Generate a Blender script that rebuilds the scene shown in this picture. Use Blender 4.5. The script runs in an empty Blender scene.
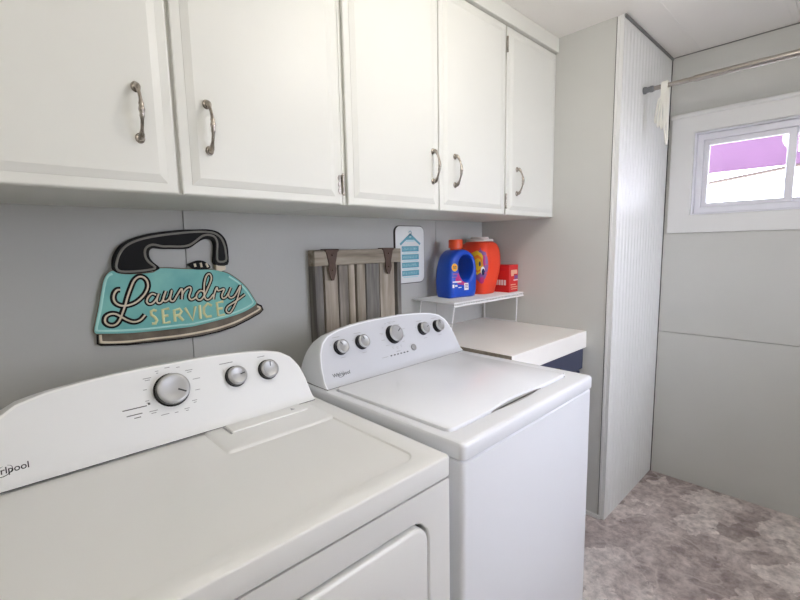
import bpy, bmesh, math, random
from mathutils import Vector, Matrix
random.seed(7)
C = bpy.context.scene.collection
S = bpy.context.scene
PI = math.pi

# ---------------------------------------------------------------- materials
def lin(c):
    return tuple(((v/255.0)/12.92 if v/255.0 <= .04045 else ((v/255.0+.055)/1.055)**2.4) for v in c)

def mat(name, rgb, rough=.5, metal=0., var=.0, scale=6., bump=0., bscale=60., spec=.5, coat=0., tint=None):
    m = bpy.data.materials.new(name); m.use_nodes = True
    nt = m.node_tree; b = nt.nodes['Principled BSDF']
    col = lin(rgb)
    b.inputs['Base Color'].default_value = (*col, 1)
    b.inputs['Roughness'].default_value = rough
    b.inputs['Metallic'].default_value = metal
    b.inputs['Specular IOR Level'].default_value = spec
    b.inputs['Coat Weight'].default_value = coat
    tc = nt.nodes.new('ShaderNodeTexCoord')
    if var or tint:
        n = nt.nodes.new('ShaderNodeTexNoise'); n.inputs['Scale'].default_value = scale; n.inputs['Detail'].default_value = 5
        r = nt.nodes.new('ShaderNodeValToRGB')
        t = lin(tint) if tint else tuple(v*(1-var) for v in col)
        r.color_ramp.elements[0].color = (*t, 1); r.color_ramp.elements[0].position = .35
        r.color_ramp.elements[1].color = (*col, 1); r.color_ramp.elements[1].position = .65
        nt.links.new(tc.outputs['Object'], n.inputs['Vector'])
        nt.links.new(n.outputs['Fac'], r.inputs['Fac']); nt.links.new(r.outputs['Color'], b.inputs['Base Color'])
    if bump:
        n2 = nt.nodes.new('ShaderNodeTexNoise'); n2.inputs['Scale'].default_value = bscale; n2.inputs['Detail'].default_value = 3
        bp = nt.nodes.new('ShaderNodeBump'); bp.inputs['Strength'].default_value = bump; bp.inputs['Distance'].default_value = .002
        nt.links.new(tc.outputs['Object'], n2.inputs['Vector'])
        nt.links.new(n2.outputs['Fac'], bp.inputs['Height']); nt.links.new(bp.outputs['Normal'], b.inputs['Normal'])
    return m

def wood_mat(name, c1, c2, axis=2):
    m = bpy.data.materials.new(name); m.use_nodes = True
    nt = m.node_tree; b = nt.nodes['Principled BSDF']; b.inputs['Roughness'].default_value = .85
    b.inputs['Specular IOR Level'].default_value = .2
    tc = nt.nodes.new('ShaderNodeTexCoord'); mp = nt.nodes.new('ShaderNodeMapping')
    sc = [45., 45., 45.]; sc[axis] = 4.
    mp.inputs['Scale'].default_value = sc
    n = nt.nodes.new('ShaderNodeTexNoise'); n.inputs['Scale'].default_value = 1.; n.inputs['Detail'].default_value = 6
    r = nt.nodes.new('ShaderNodeValToRGB')
    r.color_ramp.elements[0].color = (*lin(c1), 1); r.color_ramp.elements[0].position = .3
    r.color_ramp.elements[1].color = (*lin(c2), 1); r.color_ramp.elements[1].position = .7
    nt.links.new(tc.outputs['Object'], mp.inputs['Vector']); nt.links.new(mp.outputs['Vector'], n.inputs['Vector'])
    nt.links.new(n.outputs['Fac'], r.inputs['Fac']); nt.links.new(r.outputs['Color'], b.inputs['Base Color'])
    return m

def floor_mat():
    m = bpy.data.materials.new('stone_vinyl'); m.use_nodes = True
    nt = m.node_tree; b = nt.nodes['Principled BSDF']; b.inputs['Roughness'].default_value = .55
    b.inputs['Specular IOR Level'].default_value = .35
    L = nt.links.new
    tc = nt.nodes.new('ShaderNodeTexCoord')
    wob = nt.nodes.new('ShaderNodeTexNoise'); wob.inputs['Scale'].default_value = 7; wob.inputs['Detail'].default_value = 6; wob.inputs['Roughness'].default_value = .65
    wm = nt.nodes.new('ShaderNodeVectorMath'); wm.operation = 'SCALE'; wm.inputs['Scale'].default_value = .22
    wa = nt.nodes.new('ShaderNodeVectorMath'); wa.operation = 'ADD'
    shard = nt.nodes.new('ShaderNodeTexVoronoi'); shard.inputs['Scale'].default_value = 6.5
    big = nt.nodes.new('ShaderNodeTexNoise'); big.inputs['Scale'].default_value = 6.; big.inputs['Detail'].default_value = 9; big.inputs['Roughness'].default_value = .72
    sx = nt.nodes.new('ShaderNodeSeparateColor')
    bl = nt.nodes.new('ShaderNodeMix'); bl.data_type = 'FLOAT'; bl.inputs['Factor'].default_value = .30
    L(tc.outputs['Object'], wob.inputs['Vector']); L(wob.outputs['Color'], wm.inputs[0]); L(tc.outputs['Object'], wa.inputs[0]); L(wm.outputs[0], wa.inputs[1])
    L(wa.outputs[0], shard.inputs['Vector']); L(shard.outputs['Color'], sx.inputs[0])
    L(big.outputs['Fac'], bl.inputs['A']); L(sx.outputs[0], bl.inputs['B'])
    r = nt.nodes.new('ShaderNodeValToRGB')
    els = r.color_ramp.elements
    els[0].position = .28; els[0].color = (*lin(FLOOR_C[0]), 1)
    els[1].position = .68; els[1].color = (*lin(FLOOR_C[2]), 1)
    e = els.new(.5); e.color = (*lin(FLOOR_C[1]), 1)
    fine = nt.nodes.new('ShaderNodeTexNoise'); fine.inputs['Scale'].default_value = 26; fine.inputs['Detail'].default_value = 6; fine.inputs['Roughness'].default_value = .7; fine.inputs['Distortion'].default_value = 0
    r2 = nt.nodes.new('ShaderNodeValToRGB')
    r2.color_ramp.elements[0].position = .36; r2.color_ramp.elements[0].color = (.58, .56, .56, 1)
    r2.color_ramp.elements[1].position = .60; r2.color_ramp.elements[1].color = (1.06, 1.05, 1.05, 1)
    mx = nt.nodes.new('ShaderNodeMix'); mx.data_type = 'RGBA'; mx.blend_type = 'MULTIPLY'; mx.inputs['Factor'].default_value = .85
    vein = nt.nodes.new('ShaderNodeTexNoise'); vein.inputs['Scale'].default_value = 3.1; vein.inputs['Detail'].default_value = 5; vein.inputs['Distortion'].default_value = .4
    rv = nt.nodes.new('ShaderNodeValToRGB')
    ev = rv.color_ramp.elements
    ev[0].position = .48; ev[0].color = (0, 0, 0, 1); ev[1].position = .52; ev[1].color = (0, 0, 0, 1)
    em = ev.new(.5); em.color = (1, 1, 1, 1)
    mv = nt.nodes.new('ShaderNodeMix'); mv.data_type = 'RGBA'; mv.blend_type = 'MIX'
    mv.inputs['B'].default_value = (*lin(FLOOR_C[3]), 1)
    mm = nt.nodes.new('ShaderNodeMath'); mm.operation = 'MULTIPLY'; mm.inputs[1].default_value = .4
    for t in (big, fine, vein): L(tc.outputs['Object'], t.inputs['Vector'])
    L(bl.outputs['Result'], r.inputs['Fac']); L(fine.outputs['Fac'], r2.inputs['Fac']); L(vein.outputs['Fac'], rv.inputs['Fac'])
    L(r.outputs['Color'], mx.inputs['A']); L(r2.outputs['Color'], mx.inputs['B'])
    L(rv.outputs['Color'], mm.inputs[0]); L(mm.outputs[0], mv.inputs['Factor'])
    L(mx.outputs['Result'], mv.inputs['A']); L(mv.outputs['Result'], b.inputs['Base Color'])
    return m

def emit_mat(name, rgb, strength):
    m = bpy.data.materials.new(name); m.use_nodes = True
    b = m.node_tree.nodes['Principled BSDF']
    b.inputs['Base Color'].default_value = (.9, .9, .88, 1)
    b.inputs['Emission Color'].default_value = (*rgb, 1); b.inputs['Emission Strength'].default_value = strength
    return m

def glass_mat():
    m = bpy.data.materials.new('window_glass'); m.use_nodes = True
    nt = m.node_tree; nt.nodes.clear()
    o = nt.nodes.new('ShaderNodeOutputMaterial'); t = nt.nodes.new('ShaderNodeBsdfTransparent'); g = nt.nodes.new('ShaderNodeBsdfGlossy')
    t.inputs['Color'].default_value = (.95, .95, .98, 1); g.inputs['Roughness'].default_value = .02
    fr = nt.nodes.new('ShaderNodeFresnel'); fr.inputs['IOR'].default_value = 1.45
    mx = nt.nodes.new('ShaderNodeMixShader')
    nt.links.new(fr.outputs[0], mx.inputs[0]); nt.links.new(t.outputs[0], mx.inputs[1]); nt.links.new(g.outputs[0], mx.inputs[2])
    nt.links.new(mx.outputs[0], o.inputs['Surface'])
    return m

# ---------------------------------------------------------------- object helpers
def obj(name, bm, material, parent=None, smooth=None, recalc=True):
    """link one bmesh as ONE mesh object; material may be a list"""
    if recalc: bmesh.ops.recalc_face_normals(bm, faces=bm.faces)
    me = bpy.data.meshes.new(name); bm.to_mesh(me); bm.free()
    for m in (material if isinstance(material, (list, tuple)) else [material]): me.materials.append(m)
    if smooth is not None:
        me.shade_smooth()
        me.set_sharp_from_angle(angle=math.radians(smooth))
    o = bpy.data.objects.new(name, me); C.objects.link(o)
    if parent is not None: o.parent = parent
    return o

def thing(name, label, cat, loc=(0, 0, 0), rz=0., group=None):
    o = bpy.data.objects.new(name, None); C.objects.link(o); o.empty_display_size = .05
    o.location = loc; o.rotation_euler = (0, 0, rz); o['label'] = label; o['category'] = cat
    if group: o['group'] = group
    return o

def tag(o, label, cat, group=None):
    o['label'] = label; o['category'] = cat
    if group: o['group'] = group
    return o

def struct(name, bm, m, parent=None, smooth=None):
    o = obj(name, bm, m, parent, smooth)
    if parent is None: o['kind'] = 'structure'
    return o

def box(bm, x0, x1, y0, y1, z0, z1, r=0., seg=2, mi=0):
    vs = [bm.verts.new(p) for p in ((x0,y0,z0),(x1,y0,z0),(x1,y1,z0),(x0,y1,z0),(x0,y0,z1),(x1,y0,z1),(x1,y1,z1),(x0,y1,z1))]
    fs = [bm.faces.new([vs[i] for i in q]) for q in ((3,2,1,0),(4,5,6,7),(0,1,5,4),(1,2,6,5),(2,3,7,6),(3,0,4,7))]
    for f in fs: f.material_index = mi
    if r > 0:
        es = list({e for f in fs for e in f.edges})
        out = bmesh.ops.bevel(bm, geom=es, offset=r, segments=seg, affect='EDGES', profile=.5)
        for f in out['faces']: f.material_index = mi
    return bm

def NB(): return bmesh.new()

def loft(bm, loops, cap0=True, cap1=True, closed=True, mi=0):
    rows = [[bm.verts.new(p) for p in l] for l in loops]
    n = len(rows[0])
    for a, b in zip(rows, rows[1:]):
        for i in range(n if closed else n-1):
            j = (i+1) % n
            f = bm.faces.new((a[i], a[j], b[j], b[i])); f.material_index = mi
    if cap0: f = bm.faces.new(rows[0][::-1]); f.material_index = mi
    if cap1: f = bm.faces.new(rows[-1]); f.material_index = mi
    return rows

def rr(x0, x1, y0, y1, r, n=6):
    """rounded rectangle, 2D, counter-clockwise"""
    r = max(1e-5, min(r, (x1-x0)/2-1e-5, (y1-y0)/2-1e-5)); P = []
    for cx, cy, a0 in ((x1-r, y0+r, -PI/2), (x1-r, y1-r, 0), (x0+r, y1-r, PI/2), (x0+r, y0+r, PI)):
        for k in range(n+1):
            a = a0+PI/2*k/n; P.append((cx+r*math.cos(a), cy+r*math.sin(a)))
    return P

def XY(P, z): return [(a, b, z) for a, b in P]
def XZ(P, y): return [(a, y, b) for a, b in P]

def circ(cx, cy, r, n=24): return [(cx+r*math.cos(2*PI*k/n), cy+r*math.sin(2*PI*k/n)) for k in range(n)]

def spline(P, k=6, closed=False):
    P = [Vector(p) for p in P]; n = len(P); out = []
    rng = range(n if closed else n-1)
    for i in rng:
        if closed: p0, p1, p2, p3 = P[(i-1) % n], P[i], P[(i+1) % n], P[(i+2) % n]
        else: p0, p1, p2, p3 = P[max(i-1, 0)], P[i], P[i+1], P[min(i+2, n-1)]
        for j in range(k):
            t = j/k
            out.append(.5*((2*p1)+(-p0+p2)*t+(2*p0-5*p1+4*p2-p3)*t*t+(-p0+3*p1-3*p2+p3)*t**3))
    if not closed: out.append(P[-1].copy())
    return out

def tube(bm, path, rad, seg=10, cap=True, closed=False, flat=None, mi=0):
    """sweep a circle along path; rad a number or a list; flat=(normal, factor) squashes it along a direction"""
    P = [Vector(p) for p in path]; n = len(P)
    R = rad if isinstance(rad, (list, tuple)) else [rad]*n
    rows = []; ref = None
    for i in range(n):
        if closed: t = (P[(i+1) % n]-P[i-1])
        else: t = P[min(i+1, n-1)]-P[max(i-1, 0)]
        if t.length < 1e-9: t = Vector((0, 0, 1))
        t.normalize()
        if flat: u = Vector(flat[0])-t*t.dot(Vector(flat[0]))
        else:
            if ref is None: ref = Vector((0, 0, 1)) if abs(t.z) < .9 else Vector((1, 0, 0))
            u = ref-t*t.dot(ref)
        if u.length < 1e-6: u = t.orthogonal()
        u.normalize(); v = t.cross(u); ref = u
        fu = flat[1] if flat else 1.
        rows.append([bm.verts.new(P[i]+(u*math.cos(2*PI*k/seg)*fu+v*math.sin(2*PI*k/seg))*R[i]) for k in range(seg)])
    pairs = list(zip(rows, rows[1:]))+([(rows[-1], rows[0])] if closed else [])
    for a, b in pairs:
        for k in range(seg):
            f = bm.faces.new((a[k], a[(k+1) % seg], b[(k+1) % seg], b[k])); f.material_index = mi
    if cap and not closed:
        f = bm.faces.new(rows[0][::-1]); f.material_index = mi
        f = bm.faces.new(rows[-1]); f.material_index = mi
    return bm

def plate(bm, P, y0, y1, mi=0, bev=0.):
    """extrude a 2D outline (x,z) from y0 (front) to y1 (back); bev rounds the front edge"""
    if bev:
        c = inset(P, bev)
        loft(bm, [XZ(c, y0), XZ(P, y0+bev), XZ(P, y1)], mi=mi)
    else: loft(bm, [XZ(P, y0), XZ(P, y1)], mi=mi)
    return bm

def inset(P, d):
    n = len(P); A = sum(P[i][0]*P[(i+1) % n][1]-P[(i+1) % n][0]*P[i][1] for i in range(n)); s = 1 if A > 0 else -1
    out = []
    for i in range(n):
        p, q, r = Vector(P[i-1][:2]), Vector(P[i][:2]), Vector(P[(i+1) % n][:2])
        t = (r-p)
        if t.length < 1e-9: t = Vector((1, 0))
        t.normalize(); nn = Vector((-t.y, t.x))*s
        out.append((q.x+nn.x*d, q.y+nn.y*d))
    return out

def text_faces(bm, body, size, fn, mi=0, thick=None, align='CENTER', shear=0., spacing=1.):
    """lettering: Blender's own font as flat faces, mapped by fn(u, v) -> point"""
    cu = bpy.data.curves.new('lettering', 'FONT'); cu.body = body; cu.size = size; cu.align_x = align; cu.align_y = 'CENTER'
    cu.resolution_u = 4; cu.shear = shear; cu.space_character = spacing
    if thick: cu.offset = thick
    o = bpy.data.objects.new('lettering', cu); C.objects.link(o)
    bpy.context.view_layer.update()
    me = o.evaluated_get(bpy.context.evaluated_depsgraph_get()).to_mesh()
    vs = [bm.verts.new(fn(v.co.x, v.co.y)) for v in me.vertices]
    for p in me.polygons:
        try:
            f = bm.faces.new([vs[i] for i in p.vertices]); f.material_index = mi
        except ValueError: pass
    bpy.data.objects.remove(o); bpy.data.curves.remove(cu)

def copy_tree(o, parent=None):
    c = o.copy(); C.objects.link(c)
    if parent is not None: c.parent = parent
    for ch in list(o.children): copy_tree(ch, c)
    return c
FLOOR_C = ((158,144,140), (208,196,191), (246,238,232), (234,224,218))
FWIN = (-1.05, .1, .95, 1.97)
LAMP = 10.5; SKY = 6.; SKY_C = (.88, .91, 1.0); EXPO = .9; LD = .19
LAMPS = ((-1.035, -1.139, .115, 'round white globe ceiling lamp above the washing machine'), (-2.5, -1.75, .115, 'unseen globe ceiling lamp added as fill near the left wall'))  # second lamp is added out of view, only to fill the room with light
CAM_R = (0.724026, -0.689494, -0.0196)
CAM_U = (0.099335, 0.076108, 0.992139)
CAM_F = (0.682582, 0.720282, -0.123595)
SIGN = {"body":((-1.8289,1.3203),(-1.8419,1.3145),(-1.8538,1.2973),(-1.8637,1.2623),(-1.8732,1.2201),(-1.885,1.1744),(-1.8904,1.1533),(-1.887,1.1418),(-1.8707,1.1386),(-1.8084,1.1304),(-1.7413,1.1264),(-1.6634,1.1244),(-1.6151,1.1249),(-1.5323,1.1349),(-1.461,1.1479),(-1.4184,1.1632),(-1.3985,1.1779),(-1.4076,1.1984),(-1.4278,1.2341),(-1.4533,1.2627),(-1.487,1.289),(-1.508,1.2988),(-1.5328,1.3065),(-1.5788,1.3116),(-1.6468,1.3166),(-1.7052,1.3218),(-1.7251,1.3096),(-1.7857,1.3076),(-1.817,1.3121),),"sole":((-1.8819,1.1418),(-1.884,1.1112),(-1.8765,1.107),(-1.8112,1.0968),(-1.744,1.0931),(-1.666,1.0903),(-1.5977,1.0897),(-1.535,1.0951),(-1.4819,1.105),(-1.4256,1.1244),(-1.3854,1.1409),(-1.3725,1.1519),(-1.3775,1.1664),(-1.3985,1.1779),(-1.4184,1.1632),(-1.461,1.1479),(-1.5323,1.1349),(-1.6151,1.1249),(-1.6634,1.1244),(-1.7413,1.1264),(-1.8084,1.1304),(-1.8707,1.1386),),"sole_line":((-1.8752,1.1393),(-1.8754,1.1197),(-1.8698,1.1132),(-1.8105,1.1051),(-1.7432,1.1029),(-1.6652,1.1004),(-1.5968,1.1024),(-1.5341,1.1081),(-1.4718,1.1215),(-1.415,1.1423),(-1.3844,1.157),(-1.3944,1.1664),),"handle":((-1.8288,1.3219),(-1.8288,1.3448),(-1.8221,1.3674),(-1.8075,1.39),(-1.7831,1.4078),(-1.7496,1.421),(-1.7028,1.4314),(-1.6373,1.4397),(-1.5954,1.4411),(-1.5578,1.4423),(-1.531,1.4387),(-1.5119,1.4294),(-1.4971,1.4114),(-1.4905,1.3892),(-1.4888,1.3609),(-1.4943,1.3224),(-1.5372,1.3255),(-1.5368,1.3581),(-1.5338,1.3898),(-1.5393,1.4057),(-1.5525,1.4104),(-1.5718,1.4078),(-1.5913,1.3963),(-1.6107,1.3832),(-1.6292,1.3786),(-1.6714,1.3795),(-1.6942,1.3799),(-1.716,1.3828),(-1.7272,1.3795),(-1.7321,1.3684),(-1.7307,1.3547),(-1.7226,1.3406),(-1.706,1.3236),(-1.7152,1.3153),(-1.7435,1.3106),(-1.7856,1.3086),(-1.8169,1.3131),),"handle_line":((-1.8207,1.3281),(-1.8184,1.3444),(-1.811,1.3655),(-1.7964,1.3865),(-1.7749,1.4011),(-1.7412,1.4133),(-1.6908,1.4229),(-1.6381,1.4294),(-1.596,1.4335),(-1.5585,1.4338),(-1.5317,1.4293),(-1.5129,1.4155),(-1.5024,1.3934),(-1.4983,1.3651),(-1.5003,1.3369),(-1.5265,1.3358),(-1.5278,1.3619),(-1.5244,1.3937),(-1.5307,1.4155),(-1.5477,1.4233),(-1.5708,1.4206),(-1.5985,1.4003),(-1.6175,1.3902),(-1.6414,1.3867),(-1.6707,1.3879),(-1.6936,1.3883),(-1.7183,1.3938),(-1.7341,1.3889),(-1.7426,1.3771),(-1.7428,1.3567),(-1.7349,1.3411),(-1.7191,1.3249),(-1.7306,1.3185),(-1.7733,1.315),(-1.8109,1.317),(-1.8207,1.3281),),"dial":((-1.6222,1.328),(-1.607,1.3351),(-1.5918,1.3403),(-1.5767,1.3397),(-1.5621,1.3313),(-1.5507,1.3169),(-1.5674,1.3102),(-1.605,1.3122),(-1.6118,1.321),),"ticks":(((-1.6018,1.331),(-1.6,1.3204)),((-1.5829,1.3329),(-1.5806,1.3184)),((-1.566,1.3307),(-1.56,1.3174)),),"pivot":((-1.5341,1.3237),(-1.5005,1.3223),(-1.5016,1.3064),(-1.517,1.3004),(-1.5334,1.3053),),"L":((-1.8164,1.263),(-1.8243,1.263),(-1.8324,1.2526),(-1.8352,1.2381),(-1.8307,1.2247),(-1.8173,1.2158),(-1.798,1.2156),(-1.7776,1.223),(-1.7559,1.2419),(-1.7439,1.2639),(-1.7441,1.2831),(-1.7532,1.296),(-1.7664,1.2979),(-1.7789,1.2874),(-1.7887,1.2675),(-1.799,1.2421),(-1.8076,1.2167),(-1.8177,1.1915),(-1.8275,1.1703),(-1.8394,1.1607),(-1.8532,1.1626),(-1.8616,1.173),(-1.8588,1.1874),(-1.8474,1.1944),(-1.8335,1.1927),(-1.8201,1.1824),(-1.805,1.1703),(-1.7892,1.1632),(-1.7722,1.1667),(-1.7575,1.1811),),"a":((-1.7234,1.2389),(-1.7335,1.2437),(-1.7446,1.235),(-1.7501,1.222),(-1.7446,1.213),(-1.7341,1.2146),(-1.7226,1.2271),(-1.715,1.2428),(-1.7223,1.2231),(-1.7185,1.2129),(-1.7075,1.2177),(-1.6942,1.2489),(-1.703,1.2291),(-1.7028,1.2184),(-1.6949,1.2176),(-1.6851,1.2274),(-1.6771,1.2498),(-1.6832,1.2272),(-1.6822,1.2171),(-1.6738,1.2163),(-1.6625,1.2333),(-1.6472,1.2521),(-1.6498,1.2179),),"n":((-1.6498,1.2179),(-1.6452,1.2378),(-1.6328,1.2517),(-1.6218,1.2549),(-1.6197,1.2458),(-1.627,1.2259),(-1.6232,1.2153),(-1.6142,1.2156),(-1.603,1.2236),),"d":((-1.5797,1.2361),(-1.5906,1.2412),(-1.6025,1.2298),(-1.6035,1.2162),(-1.5937,1.2102),(-1.5808,1.2216),(-1.565,1.2496),(-1.5522,1.2781),(-1.5564,1.2943),(-1.5669,1.2895),(-1.5754,1.2671),(-1.5791,1.234),(-1.5765,1.2136),(-1.5646,1.2095),(-1.549,1.225),),"r":((-1.5502,1.208),(-1.546,1.2268),(-1.5362,1.2473),(-1.5327,1.2363),(-1.5121,1.2402),(-1.5211,1.2203),(-1.5185,1.2092),(-1.5075,1.2125),(-1.4955,1.2288),),"y":((-1.488,1.2434),(-1.4983,1.2203),(-1.4926,1.208),(-1.4767,1.214),(-1.4534,1.2473),(-1.4686,1.2022),(-1.484,1.1728),(-1.4984,1.156),(-1.5096,1.1635),(-1.5034,1.1785),(-1.4759,1.1932),(-1.4396,1.215),),"service":(((-1.7257,1.1889),(-1.7324,1.1929),(-1.7407,1.1891),(-1.7405,1.1789),(-1.7314,1.17),(-1.7263,1.1598),(-1.7316,1.1502),(-1.741,1.1515)),((-1.6889,1.1926),(-1.7078,1.1912),(-1.7076,1.1481),(-1.6886,1.1495)),((-1.7077,1.1701),(-1.6931,1.1711)),((-1.6746,1.1489),(-1.6747,1.1854),(-1.6585,1.1883),(-1.6528,1.1787),(-1.66,1.169),(-1.6739,1.1679)),((-1.6638,1.1678),(-1.6498,1.1488)),((-1.6421,1.1897),(-1.6206,1.1458),(-1.6101,1.1911)),((-1.5961,1.1938),(-1.5963,1.1476)),((-1.5571,1.1874),(-1.5697,1.196),(-1.5827,1.1847),(-1.5841,1.1651),(-1.5762,1.1513),(-1.5596,1.1522)),((-1.5172,1.1974),(-1.5394,1.1954),(-1.5375,1.1508),(-1.5152,1.1519)),((-1.5388,1.1738),(-1.5209,1.1748)),),"teal_line":((-1.8312,1.3106),(-1.8412,1.3063),(-1.8492,1.2937),(-1.858,1.2618),(-1.8688,1.2124),(-1.8798,1.1718),(-1.8836,1.1559),(-1.8788,1.149),(-1.8076,1.1402),(-1.7405,1.1361),(-1.6626,1.135),(-1.6144,1.134),(-1.5316,1.1444),(-1.4694,1.1569),(-1.4296,1.1703),(-1.4114,1.1829),(-1.4204,1.2042),(-1.4371,1.2326),(-1.4604,1.258),(-1.4919,1.2819))}
# ---------------------------------------------------------------- palette
M = dict(
    wall=mat('grey_wall_paint', (186,186,182), .55, var=.04, scale=3, bump=.15, bscale=90, spec=.3),
    wall2=mat('pale_grey_wall_paint', (206,206,201), .5, var=.03, scale=3, bump=.1, bscale=90, spec=.3),
    ceil=mat('ceiling_paint', (248,245,240), .7, var=.03, scale=2, bump=.15, bscale=120, spec=.2),
    bead=mat('white_beadboard', (228,228,226), .4, var=.02, scale=2, spec=.4),
    cab=mat('white_cabinet_paint', (222,222,215), .36, var=.02, scale=4, bump=.04, bscale=40, spec=.28),
    trim=mat('white_trim_paint', (228,228,226), .4, spec=.4),
    gtrim=mat('grey_quarter_round', (120,120,118), .5),
    dark=mat('dark_gap', (52,50,47), .8),
    vinyl=mat('white_vinyl', (232,232,238), .35),
    enamel=mat('white_enamel', (236,236,233), .28, spec=.5, coat=.15),
    enamel2=mat('cool_white_enamel', (238,240,244), .25, spec=.5, coat=.2),
    panel=mat('silver_white_console_face', (226,227,226), .35, spec=.5),
    panel2=mat('silver_console_face', (198,200,205), .35, spec=.5),
    seal=mat('grey_gasket', (90,90,90), .6),
    chrome=mat('brushed_chrome', (205,205,203), .28, metal=1.),
    knobcap=mat('satin_silver', (168,168,167), .4, metal=.6),
    skirt=mat('black_chrome', (30,30,32), .25, metal=.5),
    ink=mat('grey_print', (140,140,140), .6),
    ink2=mat('dark_print', (45,45,48), .5),
    inkl=mat('light_grey_print', (165,165,165), .6),
    bronze=mat('antique_pewter', (186,178,168), .26, metal=1., var=.45, scale=60),
    counter=mat('white_laminate', (249,246,240), .3, var=.02, scale=5, spec=.5),
    core=mat('particle_board', (150,140,126), .8, var=.2, scale=60),
    navy=mat('navy_paint', (62,68,92), .5, var=.08, scale=10),
    wire=mat('white_coated_wire', (236,236,236), .35),
    steel=mat('brushed_nickel', (178,172,166), .25, metal=1.),
    rubber=mat('grey_plastic_cap', (120,122,126), .5),
    cloth=mat('white_cotton', (238,236,226), .85, bump=.3, bscale=200),
    teal=mat('aqua_weathered_paint', (134,200,190), .6, var=.1, scale=9, tint=(104,176,172)),
    teal_l=mat('pale_aqua', (176,224,216), .6),
    blk=mat('black_weathered_paint', (13,12,12), .6, var=.2, scale=14, spec=.2),
    grey_l=mat('grey_piping', (128,124,116), .5),
    taupe=mat('taupe_weathered_paint', (120,110,94), .6, tint=(92,80,64), scale=20),
    cream=mat('cream_paint', (222,208,184), .5, var=.1, scale=20),
    yellow=mat('pale_yellow_paint', (224,224,168), .5, var=.08, scale=20),
    outl=mat('charcoal_paint', (24,21,20), .7, spec=.2),
    iron=mat('dark_brown_iron', (92,72,62), .75, var=.25, scale=40),
    wdark=mat('dark_recess', (40,36,32), .9),
    signw=mat('white_sign_face', (234,236,234), .5),
    signt=mat('teal_print', (118,184,198), .6, tint=(96,160,176), scale=300),
    signe=mat('dark_sign_edge', (70,66,62), .6),
    signp=mat('pale_aqua_print', (190,226,232), .6),
    blue=mat('glossy_blue_plastic', (22,78,196), .3, spec=.5),
    orange=mat('orange_plastic', (236,84,40), .35),
    red=mat('red_orange_plastic', (240,70,38), .38, spec=.5),
    redd=mat('red_label', (206,36,44), .45),
    lid=mat('frosted_lid', (216,206,196), .4),
    boxr=mat('red_carton', (214,40,40), .5, var=.06, scale=30),
    lyel=mat('yellow_print', (240,196,40), .5), lora=mat('orange_print', (240,130,30), .5),
    lmag=mat('magenta_print', (190,40,120), .5), lwhi=mat('white_print', (236,232,232), .5),
    lnav=mat('navy_print', (28,28,84), .5), lpur=mat('violet_print', (132,84,150), .5), lpale=mat('pale_print', (232,180,150), .5),
    awn=mat('faded_magenta_boards', (98,66,96), .7, var=.12, scale=4),
    ground=mat('pale_gravel', (190,186,178), .9, var=.15, scale=20),
    cable=mat('pale_cable', (150,140,130), .6),
    glass=glass_mat(), floor=floor_mat(),
    lamp=emit_mat('lamp_diffuser', (1., .96, .9), LAMP),
)
W1 = [wood_mat('weathered_board_%d' % i, a, b) for i, (a, b) in enumerate((((92,90,88),(138,134,128)), ((142,132,118),(190,180,166)), ((118,112,104),(166,158,148)), ((148,138,122),(194,184,168)), ((98,96,93),(146,142,136)), ((132,123,110),(180,171,156))))]
WRAIL = wood_mat('weathered_rail', (124,114,101), (180,170,154), 0)

# ---------------------------------------------------------------- the room
H = 2.347; XF = .6934; DP = .738; XL = -3.3; YF = -2.45
bm = NB(); box(bm, XL-.1, XF+.15, YF-.1, .1, -.08, 0); struct('floor', bm, M['floor'])
bm = NB(); box(bm, XL-.1, XF+.15, YF-.1, .1, H, H+.08)
struct('ceiling', bm, M['ceil'])
bm = NB()
box(bm, XL, XF-.02, -1.252, -1.224, H-.004, H, .0015, 1); box(bm, XL, XF-.02, -.872, -.866, H-.0015, H)
struct('trim_1', bm, M['ceil'])
# back wall: sheets of panelling with narrow open seams
bm = NB(); box(bm, XL, 0, .006, .1, 0, H, mi=1)
xs = [XL, -2.841, -1.621, -.401, 0]
for a, b in zip(xs, xs[1:]): box(bm, a+.0012, b-.0012, 0, .007, 0, H, .001, 1)
struct('wall_back', bm, [M['wall'], M['gtrim']])
# end of the alcove, then the white beadboard return
bm = NB(); box(bm, 0, .05, -DP+.032, .1, 0, H); struct('wall_alcove', bm, M['wall2'])
bm = NB()
prof = [(0.0, -DP)]
x = .012
while x < XF-.01:
    for dx, dy in ((0, 0), (.0025, .002), (.005, 0), (.0085, 0), (.011, .002), (.0135, 0)):
        prof.append((x+dx, -DP+dy))
    x += .0415
prof = [p for p in prof if p[0] < XF]+[(XF, -DP), (XF, -DP+.016), (0, -DP+.016)]
loft(bm, [XY(prof, 0.004), XY(prof, H)])
struct('wall_beadboard', bm, M['bead'], smooth=20)
bm = NB(); box(bm, -.003, .03, -DP+.0165, -DP+.0285, 0, H-.001, .0015, 1); struct('trim_5', bm, M['bead'])
bm = NB(); box(bm, .002, .03, -DP+.0285, -DP+.032, 0, H-.001); struct('trim_6', bm, M['dark'])
bm = NB(); box(bm, XF-.004, XF, YF, -DP-.004, H-.0045, H-.0005); struct('trim_7', bm, M['gtrim'])
bm = NB()     # dark quarter round where the beadboard meets the ceiling
q = [(0, 0), (-.004, -.012), (-.012, -.02), (-.02, -.022), (-.02, 0)]
tube(bm, [(0.0, -DP-.004, H-.007), (XF-.002, -DP-.004, H-.007)], .0065, 8)
struct('trim_2', bm, M['gtrim'], smooth=50)
bm = NB(); box(bm, -.010, 0, -DP+.019, 0, 0, .022, .004); struct('baseboard_alcove', bm, M['trim'])
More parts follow.
